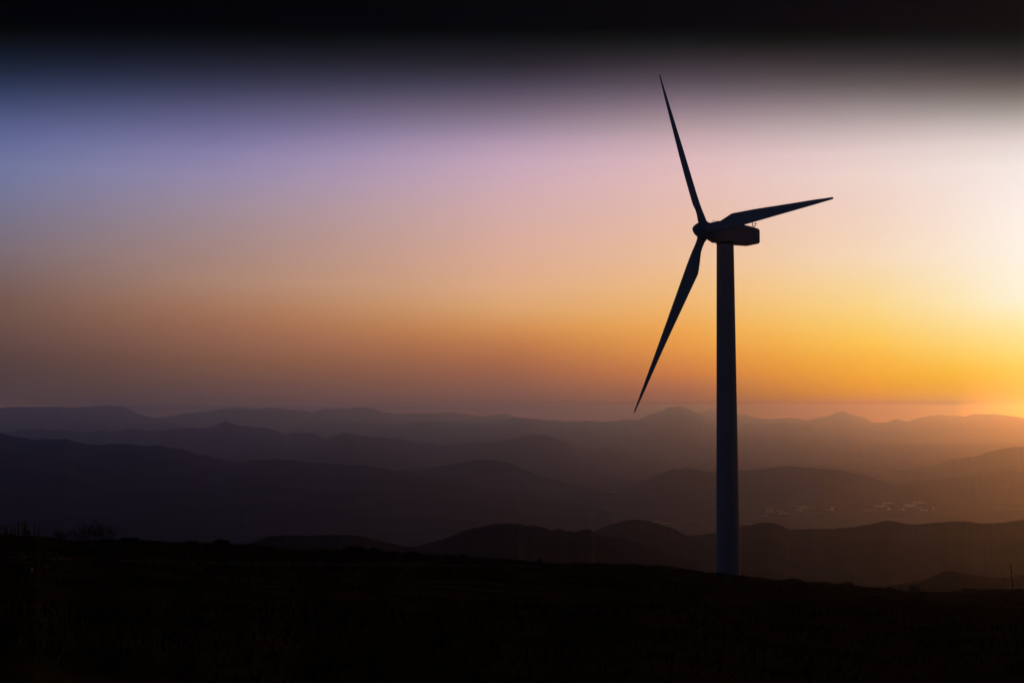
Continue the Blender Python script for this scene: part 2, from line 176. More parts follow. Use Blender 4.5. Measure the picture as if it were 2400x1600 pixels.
def grid_faces(nr, nc, off=0, wrap=False):
    f = []
    for r in range(nr - 1):
        for c in range(nc if wrap else nc - 1):
            d = (c + 1) % nc
            f.append((off + r * nc + c, off + r * nc + d, off + (r + 1) * nc + d, off + (r + 1) * nc + c))
    return f
def grid_obj(name, V, m, parent=None, smooth=True):
    nr, nc = V.shape[:2]
    idx = np.arange(nr * nc).reshape(nr, nc)
    q = np.stack([idx[:-1, :-1], idx[:-1, 1:], idx[1:, 1:], idx[1:, :-1]], -1).reshape(-1, 4)
    me = bpy.data.meshes.new(name)
    me.vertices.add(nr * nc); me.vertices.foreach_set('co', V.reshape(-1).astype(np.float32))
    me.loops.add(q.size); me.loops.foreach_set('vertex_index', q.reshape(-1).astype(np.int32))
    me.polygons.add(len(q)); me.polygons.foreach_set('loop_start', np.arange(0, q.size, 4, dtype=np.int32))
    me.polygons.foreach_set('loop_total', np.full(len(q), 4, dtype=np.int32))
    me.materials.append(m); me.update(calc_edges=True); me.validate()
    me.polygons.foreach_set('use_smooth', [smooth] * len(me.polygons))
    o = bpy.data.objects.new(name, me); COL.objects.link(o)
    if parent: o.parent = parent
    return o
def tag(o, label=None, cat=None, group=None, kind=None):
    if label: o['label'] = label
    if cat: o['category'] = cat
    if group: o['group'] = group
    if kind: o['kind'] = kind
    return o
def empty(name, loc, rz=0.0):
    o = bpy.data.objects.new(name, None); COL.objects.link(o)
    o.empty_display_size = 0.3; o.location = loc; o.rotation_euler = (0, 0, rz); return o
class MB:
    def __init__(s): s.v = []; s.f = []
    def loft(s, rings, cap=True):
        o = len(s.v); n = len(rings[0])
        for r in rings: s.v += [tuple(p) for p in r]
        s.f += grid_faces(len(rings), n, o, True)
        if cap:
            s.f.append(tuple(o + i for i in range(n))[::-1]); k = o + (len(rings) - 1) * n
            s.f.append(tuple(k + i for i in range(n)))
    def tube(s, pts, rads, n=8):
        pts = [Vector(p) for p in pts]; rings = []
        for i, p in enumerate(pts):
            d = (pts[min(i + 1, len(pts) - 1)] - pts[max(i - 1, 0)]).normalized()
            a = d.cross(Vector((0, 0, 1)) if abs(d.z) < .9 else Vector((1, 0, 0))).normalized(); b = d.cross(a)
            rings.append([p + (a * math.cos(t) + b * math.sin(t)) * rads[i] for t in [2 * math.pi * k / n for k in range(n)]])
        s.loft(rings)
    def box(s, x0, x1, y0, y1, z0, z1):
        o = len(s.v)
        s.v += [(x0, y0, z0), (x1, y0, z0), (x1, y1, z0), (x0, y1, z0), (x0, y0, z1), (x1, y0, z1), (x1, y1, z1), (x0, y1, z1)]
        s.f += [tuple(o + i for i in f) for f in ((3, 2, 1, 0), (4, 5, 6, 7), (0, 1, 5, 4), (1, 2, 6, 5), (2, 3, 7, 6), (3, 0, 4, 7))]
    def build(s, name, m, parent=None, smooth=False): return mesh_obj(name, s.v, s.f, m, parent, smooth)

# ------------------------------------------------------------------ materials
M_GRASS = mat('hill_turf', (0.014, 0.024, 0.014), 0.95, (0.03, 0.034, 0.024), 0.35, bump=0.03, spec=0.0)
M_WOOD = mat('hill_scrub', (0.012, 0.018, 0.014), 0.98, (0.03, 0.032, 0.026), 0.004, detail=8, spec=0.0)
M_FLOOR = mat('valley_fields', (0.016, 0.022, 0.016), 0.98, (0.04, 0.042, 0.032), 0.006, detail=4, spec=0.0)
M_TRACK = mat('track_gravel', (0.03, 0.045, 0.06), 0.9, (0.045, 0.06, 0.075), 1.5, bump=0.02, spec=0)
M_STONE = mat('field_stone', (0.05, 0.05, 0.05), 0.95, (0.10, 0.10, 0.09), 3.0, bump=0.03, spec=0)
M_PALE = mat('pale_stone', (0.06, 0.08, 0.10), 0.9, (0.09, 0.11, 0.13), 4.0, bump=0.02, spec=0)
M_TURB = mat('turbine_paint', (0.50, 0.54, 0.60), 0.75, (0.45, 0.49, 0.55), 0.4, stretch=(1, 1, 0.15), spec=0.0)
M_DARK = mat('dark_metal', (0.03, 0.03, 0.035), 0.5, (0.05, 0.05, 0.05), 8)
M_POST = mat('weathered_wood', (0.05, 0.04, 0.03), 0.9, (0.09, 0.075, 0.06), 12, stretch=(1, 1, .1), bump=.01)
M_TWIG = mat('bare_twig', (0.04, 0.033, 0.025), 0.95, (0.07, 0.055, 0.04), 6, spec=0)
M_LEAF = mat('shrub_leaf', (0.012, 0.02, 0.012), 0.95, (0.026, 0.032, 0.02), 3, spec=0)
M_WALL = mat('rendered_wall', (0.30, 0.28, 0.25), 0.9, (0.36, 0.34, 0.3), 0.2)
M_ROOF = mat('pale_roof', (0.3, 0.31, 0.33), 0.55, (0.24, 0.25, 0.27), 0.05, spec=0.4)
M_POLEW = mat('pole_paint', (0.12, 0.15, 0.19), 0.9, (0.1, 0.12, 0.16), 6, spec=0)
M_LIT = mat('lit_window', (0.8, 0.5, 0.25), 0.5, emit=(1.0, 0.55, 0.2, 0.45))
M_PANE = mat('dark_pane', (0.04, 0.045, 0.05), 0.2, (0.03, 0.03, 0.035), 1)

# ------------------------------------------------------------------ valley floor and hills
FLOOR = -335.0
xs = np.linspace(-22000, 22000, 180); ys = np.linspace(-6000, 27400, 150)
X, Yg = np.meshgrid(xs, ys)
Z = FLOOR + 12 * fbm(X / 2500, Yg / 2500, 3, 4) - 16
grid_obj('valley_floor', np.stack([X, Yg, Z], -1), M_FLOOR)['kind'] = 'structure'

def Zm(pts, u0, v0=900, s=3.92): return [(u0 + x / s, v0 + y / s) for x, y in pts]
def ridge(crest, dist, foot_v, foot_d, amp=1.0, seed=0, back=0.9):
    """a hill range: crest line (photo px), its distance, and where its near foot meets the lower ground"""
    crest = sorted(crest); cu = np.array([c[0] for c in crest]); cv = np.array([c[1] for c in crest])
    n = 900
    u = np.linspace(cu[0], cu[-1], n)
    v = np.interp(u, cu, cv)
    k = np.array([1, 2, 3, 2, 1]) / 9.0
    v = np.convolve(np.pad(v, 2, mode='edge'), k, 'valid')
    v = v + 0.9 * fbm(u / 17, u * 0 + seed, seed, 5, 0.62)
    D = np.interp(u, np.linspace(cu[0], cu[-1], len(dist)), dist) if hasattr(dist, '__len__') else np.full(n, float(dist))
    top = np.array([at(a, b, d) for a, b, d in zip(u, v, D)])
    if foot_v is None: foot_v = 962 + F * (25 - FLOOR) / foot_d
    fv = np.interp(u, np.linspace(cu[0], cu[-1], len(foot_v)), foot_v) if hasattr(foot_v, '__len__') else np.full(n, float(foot_v))
    foot = np.array([at(a, b, foot_d) for a, b in zip(u, fv)])
    foot[:, 2] = np.minimum(foot[:, 2], top[:, 2] - 5)
    rows = []
    T = np.linspace(0, 1, 26)
    rel = (top[:, 2] - foot[:, 2])
    # skirt buried under the floor, front slope, crest, back slope
    sk = foot.copy(); sk[:, 1] -= 0.12 * (D - foot_d); sk[:, 0] *= sk[:, 1] / foot[:, 1]; sk[:, 2] = np.minimum(foot[:, 2] - 60, FLOOR - 80)
    rows.append(sk)
    for t in T:
        P = foot * (1 - t) + top * t
        g = fbm(P[:, 0] / 420 + seed, P[:, 1] / 900, seed + 5, 4, 0.5)
        e = math.sin(math.pi * min(1, t * 1.02)) ** 0.8
        P[:, 2] = foot[:, 2] + rel * (t ** 1.12) + amp * g * e * np.minimum(30, rel * .12)
        rows.append(P)
    bl = np.maximum(0.35 * (D - foot_d), 500)
    for j in range(1, 9):
        t = j / 8.0
        P = top.copy(); P[:, 1] += bl * t * 1.5; P[:, 0] *= P[:, 1] / top[:, 1]
        drop = (top[:, 2] - (FLOOR - 60))
        P[:, 2] = top[:, 2] - drop * (t ** 1.5) + 0.04 * drop * (1 - t) * t * fbm(P[:, 0] / 500, P[:, 1] / 500, seed + 9, 3)
        rows.append(P)
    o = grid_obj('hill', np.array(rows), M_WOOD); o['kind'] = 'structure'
    return o
def seg(*parts):
    out = []
    for p in parts: out += p
    return out
# the farthest, faintest range
ridge(seg([(-900, 962), (-500, 950), (-200, 958)],
    Zm([(0,218),(200,208),(560,208),(680,218),(860,202),(1060,196),(1150,205),(1190,235),(1300,280),(1440,308),(1620,285),(1740,262),(1960,242),(2120,220),(2340,228)], 0),
    Zm([(0,228),(160,216),(300,238),(480,242),(520,262),(620,225),(800,228),(1000,212),(1100,230),(1150,255),(1300,270),(1600,268),(1800,258),(1900,268),(2100,300),(2340,262)], 600),
    Zm([(0,300),(300,330),(900,350),(1500,330),(1650,290),(1740,258),(1820,234),(1880,240),(2060,272),(2150,280),(2200,300),(2340,318)], 1200),
    Zm([(0,318),(130,308),(270,310),(330,328),(500,350),(1200,370),(2340,360)], 1800),
    [(2600, 990), (3000, 985), (3500, 990)]), 24500, 1000, 19500, .5, 11)
# second range on the left and centre
ridge(seg([(-800, 985), (-400, 1004)],
    Zm([(0,388),(120,390),(260,375),(350,370),(560,372),(700,345),(760,352),(850,344),(900,352),(1060,384),(1150,372),(1290,352),(1440,358),(1560,346),(1640,362),(1720,362),(1770,385),(2340,420)], 0),
    Zm([(100,440),(250,405),(350,380),(450,355),(620,348),(920,344),(1060,355),(1140,368),(1250,360),(1440,345),(1560,332),(1640,342),(1800,345),(1950,355),(2200,390),(2340,420)], 600), [(1500, 1020), (2000, 1030)]), [19500, 19500, 19500, 16000], None, 14000, .7, 21)
# right range behind the big massif
ridge(seg([(1300, 1010), (1700, 1003)],
    Zm([(0,380),(320,350),(470,308),(600,280),(640,255),(700,250),(780,285),(870,305),(970,350),(1100,345),(1190,315),(1280,347),(1400,310),(1560,280),(1700,290),(1800,297),(1900,272),(2100,275),(2352,305)], 1800),
    [(2600, 985), (2900, 978), (3300, 1000)]), 23500, None, 15000, .7, 31)
# third range left
ridge(seg([(-700, 1000), (-300, 1014)],
    Zm([(0,432),(90,436),(220,415),(400,412),(430,422),(560,416),(700,432),(800,444),(920,426),(1000,432),(1090,430),(1200,408),(1310,428),(1430,428),(1600,405),(1740,402),(1880,400),(1990,380),(2070,332),(2130,360),(2210,385),(2290,388),(2352,398)], 0),
    Zm([(60,396),(130,408),(200,430),(260,462),(350,442),(480,445),(560,465),(620,495),(900,560),(1200,640)], 600)), [13500, 13500, 13500, 10500], None, 9500, .7, 41)
# the central massif with the flat-topped peak
ridge(seg(Zm([(600,620),(900,560),(1200,490),(1360,452),(1500,462),(1660,472),(1740,435),(1800,418),(1880,408),(2030,352),(2100,366),(2180,336),(2260,340),(2352,308)], 600),
    Zm([(40,302),(200,318),(320,346),(500,350),(600,345),(670,335),(760,345),(860,348),(960,335),(1060,325),(1150,330),(1240,288),(1350,255),(1440,212),(1535,203),(1600,222),(1700,262),(1880,335),(2065,372),(2140,352),(2230,355),(2352,370)], 1200),
    Zm([(110,344),(180,350),(250,366),(320,358),(400,365),(460,395),(640,400),(700,405),(800,450),(900,495),(1050,520),(1200,560),(1500,640),(2000,700)], 1800)), [11500, 20000, 21500, 20000, 10500], None, 9800, .8, 51)
# range in front of the massif, from the left peak to the tower
ridge(seg([(250, 1080)], Zm([(1740,615),(1850,600),(2000,602),(2100,608),(2200,585),(2260,560),(2352,550)], 0),
    Zm([(140,558),(200,570),(380,570),(500,545),(660,498),(740,470),(820,445),(900,460),(950,475),(1080,482),(1160,486),(1220,495),(1330,500),(1400,525),(1480,545),(1600,545),(1700,570),(1780,572),(1880,540),(2100,540),(2230,525),(2280,505),(2352,498)], 600),
    Zm([(150,468),(320,470),(400,490),(500,530),(600,590),(740,600),(900,600),(1000,622),(1100,632),(1200,622),(1350,630),(1450,650),(1600,652),(1880,665),(2100,700)], 1200),
    Zm([(0,715),(300,735),(700,770),(1000,850)], 1800)), [10500, 10500, 10500, 10500, 10000, 6100], None, 5900, .8, 61)
# lower spur in front of it
ridge(seg(Zm([(1300,800),(1600,770),(1880,720),(2000,700),(2100,690),(2200,695),(2352,730)], 600),
    Zm([(150,800),(300,850),(500,920),(700,960),(1000,1020)], 1200)), [6300, 5600, 4900], None, 4500, .8, 71)
# right middle ranges
ridge(seg(Zm([(700,860),(1050,832),(1200,790),(1400,770),(1540,750),(1700,690),(1800,680),(1950,650),(2060,615),(2150,595),(2260,578),(2352,580)], 1800),
    [(2600, 1040), (2900, 1050), (3200, 1030)]), [6100, 8500, 9000, 9000], None, 5700, .7, 81)
ridge(seg(Zm([(700,990),(1100,930),(1200,910),(1400,890),(1600,870),(1800,850),(1950,820),(2100,800),(2200,790),(2352,805)], 1800),
    [(2600, 1110), (3100, 1095)]), [4850, 6000, 6500, 6500], None, 4500, .7, 91)
# rounded hill behind the tower
ridge(seg(Zm([(900,1040),(990,1018),(1050,990),(1150,920),(1300,845),(1390,815),(1450,785),(1540,782),(1600,770),(1720,785),(1790,806),(1880,800),(2100,792)], 1200),
    Zm([(0,772),(130,755),(250,755),(400,768),(560,778),(700,800),(800,818),(900,840),(1000,870),(1100,910),(1300,980)], 1800)), 5300, None, 4750, .8, 101)
# big dark blue shoulder on the left
ridge(seg([(-900, 990), (-500, 1008), (-200, 1000)],
    Zm([(0,452),(40,455),(100,478),(140,485),(180,482),(320,512),(440,498),(600,500),(660,520),(700,538),(760,535),(820,548),(920,558),(1050,545),(1280,558),(1340,570),(1460,562),(1560,580),(1700,600),(1800,645),(1900,655),(2040,690),(2200,720),(2240,728),(2280,702),(2352,692)], 0),
    Zm([(250,688),(500,722),(640,722),(690,732),(760,728),(830,742),(1000,742),(1100,766),(1150,765),(1260,792),(1420,815),(1530,840),(1640,860),(1760,885),(1900,925),(2060,945),(2200,975),(2340,1000)], 600),
    Zm([(200,1040),(400,1080),(600,1110),(900,1180)], 1200)), [6500, 6500, 6000, 5100, 3950], [1290, 1290, 1290, 1285, 1260], 2700, .8, 111)
# near dark hills
ridge(seg(Zm([(740,1360),(860,1300),(1050,1250),(1150,1240),(1250,1255),(1500,1330),(1600,1390),(1700,1385),(1880,1360),(2100,1300),(2352,1265)], 1200),
    Zm([(80,1280),(200,1330),(500,1330),(800,1310),(950,1280),(1100,1250),(1200,1262),(1300,1285),(1500,1275),(1700,1258),(1850,1262),(2000,1280),(2150,1275),(2300,1250),(2352,1245)], 1800),
    [(2700, 1205), (3200, 1220)]), 1750, 1345, 420, .35, 121)
ridge(seg(Zm([(-300,1500),(-100,1470),(0,1440),(100,1400),(250,1388),(450,1390),(700,1378),(850,1385),(1000,1400),(1150,1440),(1300,1475),(1450,1505),(1700,1560)], 600)), 1050, 1330, 500, .35, 131)
ridge(seg(Zm([(1200,1560),(1380,1510),(1500,1480),(1700,1430),(1900,1350),(2050,1310),(2260,1275),(2352,1280)], 600),
    Zm([(60,1278),(120,1298),(200,1295),(270,1310),(350,1340),(430,1322),(500,1340),(580,1355),(640,1335),(730,1330),(760,1380),(900,1405),(1000,1415),(1150,1455),(1300,1500),(1450,1560),(1700,1640)], 1200)), 1150, 1360, 450, .35, 141)
ridge(seg(Zm([(900,800),(1200,740),(1350,720),(1500,670),(1600,625),(1690,612),(1800,640),(1950,665),(2200,680),(2352,650)], 1800, 1180),
    [(2600, 1350), (3000, 1345)]), 650, 1420, 420, .35, 151)

# ------------------------------------------------------------------ the hill top in the foreground
crest_pts = seg([(-900, 1235), (-400, 1248)], Zm([(0,292),(200,292),(370,300),(400,312),(500,328),(700,348),(950,352),(1150,350),(1400,356),(1600,372),(1850,374),(2100,388),(2330,392)], 0, 1180),
    Zm([(0,400),(200,412),(400,432),(750,436),(1000,452),(1200,456),(1400,474),(1600,488),(1900,498),(2330,520)], 600, 1180),
    Zm([(0,524),(200,545),(400,557),(800,553),(1100,556),(1400,582),(1600,607),(1900,642),(2100,667),(2330,693)], 1200, 1180),
    Zm([(0,705),(200,710),(350,717),(600,734),(850,768),(1150,780),(1250,806),(1400,812),(1600,818),(1800,801),(2000,798),(2352,796)], 1800, 1180), [(2700, 1378), (3300, 1370)])
_cu = np.array([c[0] for c in crest_pts]); _cv = np.array([c[1] for c in crest_pts])
def crestY(u): return np.interp(u, [-900, 0, 400, 800, 1200, 1600, 1720, 2400, 3300], [112, 108, 118, 130, 146, 163, 169.5, 186, 200])
_az, _s, _R = [], [], []
for u in np.linspace(-900, 3300, 400):
    P = at(u, np.interp(u, _cu, _cv), float(crestY(u)))
    rho = math.hypot(P[0], P[1])
    _az.append(math.atan2(P[0], P[1])); _s.append((-P[2] - 1.7) / rho); _R.append(rho)
_az = np.array([-math.pi] + _az + [math.pi]); _s = np.array([.06] + _s + [.06]); _R = np.array([90] + _R + [90])
def height(x, y):
    x = np.asarray(x, float); y = np.asarray(y, float)
    rho = np.hypot(x, y); a = np.arctan2(x, y)
    s = np.interp(a, _az, _s); R = np.interp(a, _az, _R)
    z = -1.7 - s * rho
    d = np.maximum(0, rho - R)
    z = z - np.where(d < 30, d * d / 120.0, 7.5 + (d - 30) * 0.5)
    n = 0.10 * fbm(x / 9, y / 9, 7, 4) + 0.05 * vnoise(x / 1.3, y / 1.3, 8)
    return z + n * np.clip(rho / 15, 0, 1)
rr = np.concatenate([np.geomspace(0.6, 60, 70), np.linspace(61.5, 215, 110), np.geomspace(222, 1500, 26)])
aa = np.concatenate([np.linspace(-180, -36, 60), np.linspace(-35, 35, 560), np.linspace(36, 180, 60)]) * math.pi / 180
A, R_ = np.meshgrid(aa, rr)
Xh, Yh = R_ * np.sin(A), R_ * np.cos(A)
Zh = np.maximum(height(Xh, Yh), FLOOR - 120)
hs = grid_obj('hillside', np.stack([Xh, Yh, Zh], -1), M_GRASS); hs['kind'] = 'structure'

def ground_at(u, v_hint=None, Y=None):
    """ground point at photo column u and forward distance Y"""
    x = (u - 1200) / F * Y / math.cos(PITCH) * 1.0
    # exact column: account for pitch with the ground depth
    z = 0.0
    for _ in range(4):
        z = float(height(x, Y)); yc = Y * math.cos(PITCH) + z * math.sin(PITCH); x = (u - 1200) / F * yc
    return np.array([x, Y, z])
# gravel track that crosses the slope
tu = np.linspace(-300, 1330, 150)
tv = np.interp(tu, [-300, 0, 300, 600, 900, 1130, 1330], [1305, 1311, 1316, 1321.5, 1324, 1326, 1327])
rows = []
for k, off in enumerate((-1.9, -1.0, 0, 1.0, 1.9)):
    row = []
    for u, v in zip(tu, tv):
        # forward distance where the slope is seen at this row
        dr = at(u, v, 1.0); a = math.atan2(dr[0], dr[1]); s = float(np.interp(a, _az, _s))
        dep = -dr[2] / math.hypot(dr[0], dr[1]); rho = min(1.7 / max(dep - s, 0.012), 125)
        y = rho * math.cos(a) + off; x = rho * math.sin(a)
        row.append((x, y, float(height(x, y)) + (0.05 if abs(off) < 1.5 else -0.05)))
    rows.append(row)
grid_obj('track', np.array(rows)[::-1], M_TRACK)['kind'] = 'structure'

# ------------------------------------------------------------------ haze
hm = bpy.data.materials.new('haze_air'); hm.use_nodes = True
ht = hm.node_tree; ht.nodes.clear()
pv = ht.nodes.new('ShaderNodeVolumePrincipled'); ho = ht.nodes.new('ShaderNodeOutputMaterial')
pv.inputs['Color'].default_value = HAZE_C; pv.inputs['Absorption Color'].default_value = (1, 1, 1, 1); pv.inputs['Density'].default_value = HAZE_D; pv.inputs['Anisotropy'].default_value = HAZE_G
ht.links.new(pv.outputs[0], ho.inputs['Volume'])
hb = MB(); hb.box(-22300, 22300, -6300, 27700, FLOOR - 125, 116)
hz = hb.build('haze', hm); hz['kind'] = 'stuff'; hz.display_type = 'WIRE'
# ------------------------------------------------------------------ wind turbine
PSI, TILT, PHASE, CONE = (math.radians(a) for a in (66.892, 4.965, 119.395, 1.76))
HUB = Vector((26.277, 168.639, 24.482))
n_ = Vector((-math.sin(PSI) * math.cos(TILT), -math.cos(PSI) * math.cos(TILT), math.sin(TILT)))   # rotor axis, nose first
h_ = Vector((math.cos(PSI), -math.sin(PSI), 0))
w_ = h_.cross(n_); w_ = w_ if w_.z > 0 else -w_
b_ = Vector((math.sin(PSI), math.cos(PSI), 0)); up = Vector((0, 0, 1))
TD = 3.22
tb = HUB + b_ * TD; TZ0 = float(height(tb.x, tb.y))
turb = empty('wind_turbine', (tb.x, tb.y, TZ0 - 0.1)); ofs = -Vector((tb.x, tb.y, TZ0 - 0.1))
tag(turb, 'tall three-bladed wind turbine silhouetted against the sunset', 'wind turbine')
def rel(p): return Vector(p) + ofs
t = MB(); H0 = TZ0 - 0.6; H1 = HUB.z - 1.42; NS = 48; rings = []
zs = [H0, TZ0 + .05]
for k in range(1, 40): zs.append(TZ0 + .05 + (H1 - TZ0 - .05) * k / 39)
for z in zs:
    f = (z - H0) / (H1 - H0); r = 1.60 + (1.16 - 1.60) * f
    rings.append([rel((tb.x + r * math.cos(a), tb.y + r * math.sin(a), z)) for a in [2 * math.pi * i / NS for i in range(NS)]])
t.loft(rings); tw = t.build('tower', M_TURB, turb, True)
for fz in (0.34, 0.68):            # bolted joints between the tower sections
    z = H0 + (H1 - H0) * fz; r = 1.60 + (1.16 - 1.60) * fz; t = MB()
    t.loft([[rel((tb.x + q * math.cos(a), tb.y + q * math.sin(a), z + dz)) for a in [2 * math.pi * i / NS for i in range(NS)]]
            for q, dz in ((r + .001, -.06), (r + .012, -.04), (r + .012, .04), (r - .001, .06))], cap=False)
    t.build('joint_ring', M_TURB, tw, True)
t = MB(); t.loft([[rel((tb.x + q * math.cos(a), tb.y + q * math.sin(a), TZ0 + dz)) for a in [2 * math.pi * i / NS for i in range(NS)]] for q, dz in ((2.3, -.7), (2.3, .06), (2.2, .12))])
t.build('foundation_collar', M_STONE, turb)
da = math.radians(-15); t = MB(); R0 = 1.6          # service door at the foot
pts_o = []
for q in (1.585, 1.63):
    for a in np.linspace(da - .28, da + .28, 7):
        for z in (.55, 2.55): pts_o.append(rel((tb.x + q * math.cos(a), tb.y + q * math.sin(a), TZ0 + z)))
o0 = len(t.v); t.v += [tuple(p) for p in pts_o]
for i in range(6):
    a = 14 + 2 * i; t.f += [(a, a + 2, a + 3, a + 1), (2 * i + 1, a + 1, a + 3, 2 * i + 3), (2 * i, 2 * i + 2, a + 2, a)]
t.f += [(0, 14, 15, 1), (12, 13, 27, 26)]
t.build('door', M_TURB, tw)
# nacelle
def rsec(hw, z0, z1, ch=.28, n=4):
    P = []
    for (sx, sz, a0) in ((1, 1, 0), (-1, 1, 90), (-1, -1, 180), (1, -1, 270)):
        for k in range(n + 1):
            a = math.radians(a0 + 90 * k / n); P.append(((sx * (hw - ch)) + ch * math.cos(a), (z1 - ch if sz > 0 else z0 + ch) + ch * math.sin(a)))
    return P
NS_ = [(0.62, .95, -1.05, 1.0, .5), (1.0, 1.08, -1.22, 1.15, .42), (1.7, 1.15, -1.50, 1.30, .36), (3.4, 1.2, -1.58, 1.25, .34), (5.2, 1.2, -1.66, 1.08, .33),
       (7.25, 1.15, -1.66, .78, .30), (8.1, 1.02, -1.48, .6, .26), (8.24, .96, -1.42, .52, .24), (8.28, .86, -1.3, .44, .22)]
t = MB(); t.loft([[rel(HUB + b_ * d + h_ * x + up * z) for x, z in rsec(hw, z0, z1, ch)] for d, hw, z0, z1, ch in NS_])
nac = t.build('nacelle', M_TURB, turb)
bv = nac.modifiers.new('b', 'BEVEL'); bv.width = .04; bv.segments = 2; bv.limit_method = 'ANGLE'
t = MB(); t.loft([[rel(tb + up * (dz - 0) + Vector((q * math.cos(a), q * math.sin(a), 0))) for a in [2 * math.pi * i / 32 for i in range(32)]] for q, dz in ((1.2, -1.75), (1.2, -1.45))])
t.build('yaw_ring', M_DARK, turb, True)
t = MB()                                             # rail and hatch on the roof front
for d0, d1 in ((1.2, 1.75), (1.95, 2.5)):
    t.tube([rel(HUB + b_ * d0 + up * 1.05), rel(HUB + b_ * d0 + up * 1.42), rel(HUB + b_ * d1 + up * 1.42), rel(HUB + b_ * d1 + up * 1.05)], [.03] * 4, 5)
t.build('roof_rail', M_DARK, nac)
def mast(pts, r, name, m=M_DARK):
    t = MB(); t.tube([rel(HUB + b_ * d + up * z + h_ * s) for d, s, z in pts], [r] * len(pts), 6); return t.build(name, m, nac)
mast([(7.95, 0, .4), (7.95, 0, 1.08)], .055, 'mast')
mast([(7.68, 0, 1.08), (8.2, 0, 1.08)], .045, 'mast_arm')
mast([(7.68, 0, 1.08), (7.68, 0, 1.85)], .06, 'lightning_rod')
t = MB(); t.tube([rel(HUB + b_ * 8.2 + up * 1.08), rel(HUB + b_ * 8.2 + up * 1.5)], [.04] * 2, 6)
for k in range(3):
    a = k * 2.094; c = HUB + b_ * (8.2 + .13 * math.cos(a)) + h_ * (.13 * math.sin(a)) + up * 1.45
    t.tube([rel(HUB + b_ * 8.2 + up * 1.45), rel(c)], [.012, .012], 4); t.tube([rel(c - up * .05), rel(c), rel(c + up * .05)], [.05, .09, .05], 6)
t.build('anemometer', M_DARK, nac)
# hub and nose cone
prof = [(-.95, .95), (-.85, 1.12), (-.2, 1.2), (.45, 1.16), (.9, 1.02), (1.3, .8), (1.62, .52), (1.82, .27), (1.88, .05)]
t = MB(); t.loft([[rel(HUB + n_ * x + (h_ * math.cos(a) + w_ * math.sin(a)) * r) for a in [2 * math.pi * i / 40 for i in range(40)]] for x, r in prof])
t.build('nose_cone', M_TURB, turb, True)
# blades: r, chord, thickness, twist, share of the chord ahead of the pitch axis
ST = [(.7, 1.16, 1.16, 0, .5), (1.3, 1.16, 1.16, 0, .5), (2.0, 1.14, 1.1, 0, .5), (3.2, 1.48, .98, 14, .42), (4.4, 1.96, .84, 15, .35), (5.4, 2.3, .7, 14.5, .31), (5.9, 2.42, .62, 14, .3), (6.3, 2.38, .57, 13.5, .3),
      (8, 2.18, .46, 12, .3), (11, 1.86, .35, 9.5, .3), (14, 1.55, .27, 7.5, .3), (17, 1.27, .21, 6, .3), (20, 1.02, .16, 4.8, .3), (23, .78, .12, 3.8, .3), (25.5, .58, .085, 3.2, .3), (27.3, .42, .06, 3, .3), (28.4, .33, .05, 3, .3), (28.85, .27, .04, 3, .3), (29.0, .16, .02, 3, .35)]
PITCH_B = 4.0
for k in range(3):
    a = PHASE - k * 2 * math.pi / 3
    tt = h_ * math.cos(a) + w_ * math.sin(a); ee = -h_ * math.sin(a) + w_ * math.cos(a)
    ax = (tt * math.cos(CONE) + n_ * math.sin(CONE)); nn = (n_ * math.cos(CONE) - tt * math.sin(CONE))
    rings = []
    for r, c, th, tws, lead in ST:
        q = max(0, min(1, (r - 6.5) / 6)) * (r < 27); c *= 1 + .09 * q; th *= 1 + .3 * q
        be = math.radians(tws + PITCH_B) if r > 2.5 else 0
        E_ = ee * math.cos(be) - nn * math.sin(be); T_ = nn * math.cos(be) + ee * math.sin(be)
        ring = []
        for j in range(24):
            q = 2 * math.pi * j / 24
            circ = max(0, min(1, (3.6 - r) / 1.6))
            xx = .5 - .5 * math.cos(q)                     # 0 lead .. 1 trail
            naca = 5 * (.2969 * math.sqrt(max(xx, 0)) - .126 * xx - .3516 * xx ** 2 + .2843 * xx ** 3 - .1036 * xx ** 4)
            y = (naca * (1 - circ) + math.sqrt(max(0, xx - xx * xx)) * circ) * th
            if q > math.pi: y = -y * (1 - .35 * (1 - circ))
            ring.append(rel(HUB + ax * r + E_ * (c * (xx - lead)) + T_ * y))
        rings.append(ring)
    t = MB(); t.loft(rings); bl = t.build('blade', M_TURB, turb, True)
    t = MB(); t.tube([rel(HUB + ax * .8), rel(HUB + ax * 1.32)], [.66, .66], 28); t.build('blade_collar', M_TURB, bl, True)

# ------------------------------------------------------------------ fence, rocks and shrubs along the crest
fence = empty('wire_fence', tuple(ground_at(45, Y=106)))
fo = -Vector(fence.location)
tag(fence, 'row of thin uneven wooden fence posts at the far left of the ridge', 'fence')
posts = [(1, 1229, 1, 99), (9.5, 1231.5, 10.5, 106), (15.5, 1231, 17, 106), (26, 1231, 28, 106.5), (34.5, 1231, 35.5, 107), (43, 1223, 44, 107), (51.5, 1222.5, 55, 106), (57, 1222.5, 57.5, 107),
         (61.7, 1219.6, 61.9, 106.5), (81.5, 1224.4, 80.7, 107), (90.2, 1231, 90.8, 107)]
tops = []
for i, (u, v, ub, Y) in enumerate(posts):
    b = ground_at(ub, Y=Y); tp = at(u, v, Y); r = .045 + .012 * ((i * 7) % 3)
    mid = (b + tp) / 2 + np.array([.03 * math.sin(i * 2.1), 0, 0]); b[2] -= .35
    t = MB(); t.tube([Vector(b) + fo, Vector(mid) + fo, Vector(tp) + fo], [r * 1.15, r, r * .8], 7); t.build('fence_post', M_POST, fence)
    tops.append((tp, b))
for hh in (.45, .8):
    t = MB(); t.tube([Vector(b + (tp - b) * (.3 + .55 * hh)) + fo for tp, b in tops[1:]], [.009] * (len(tops) - 1), 4); t.build('wire', M_DARK, fence)

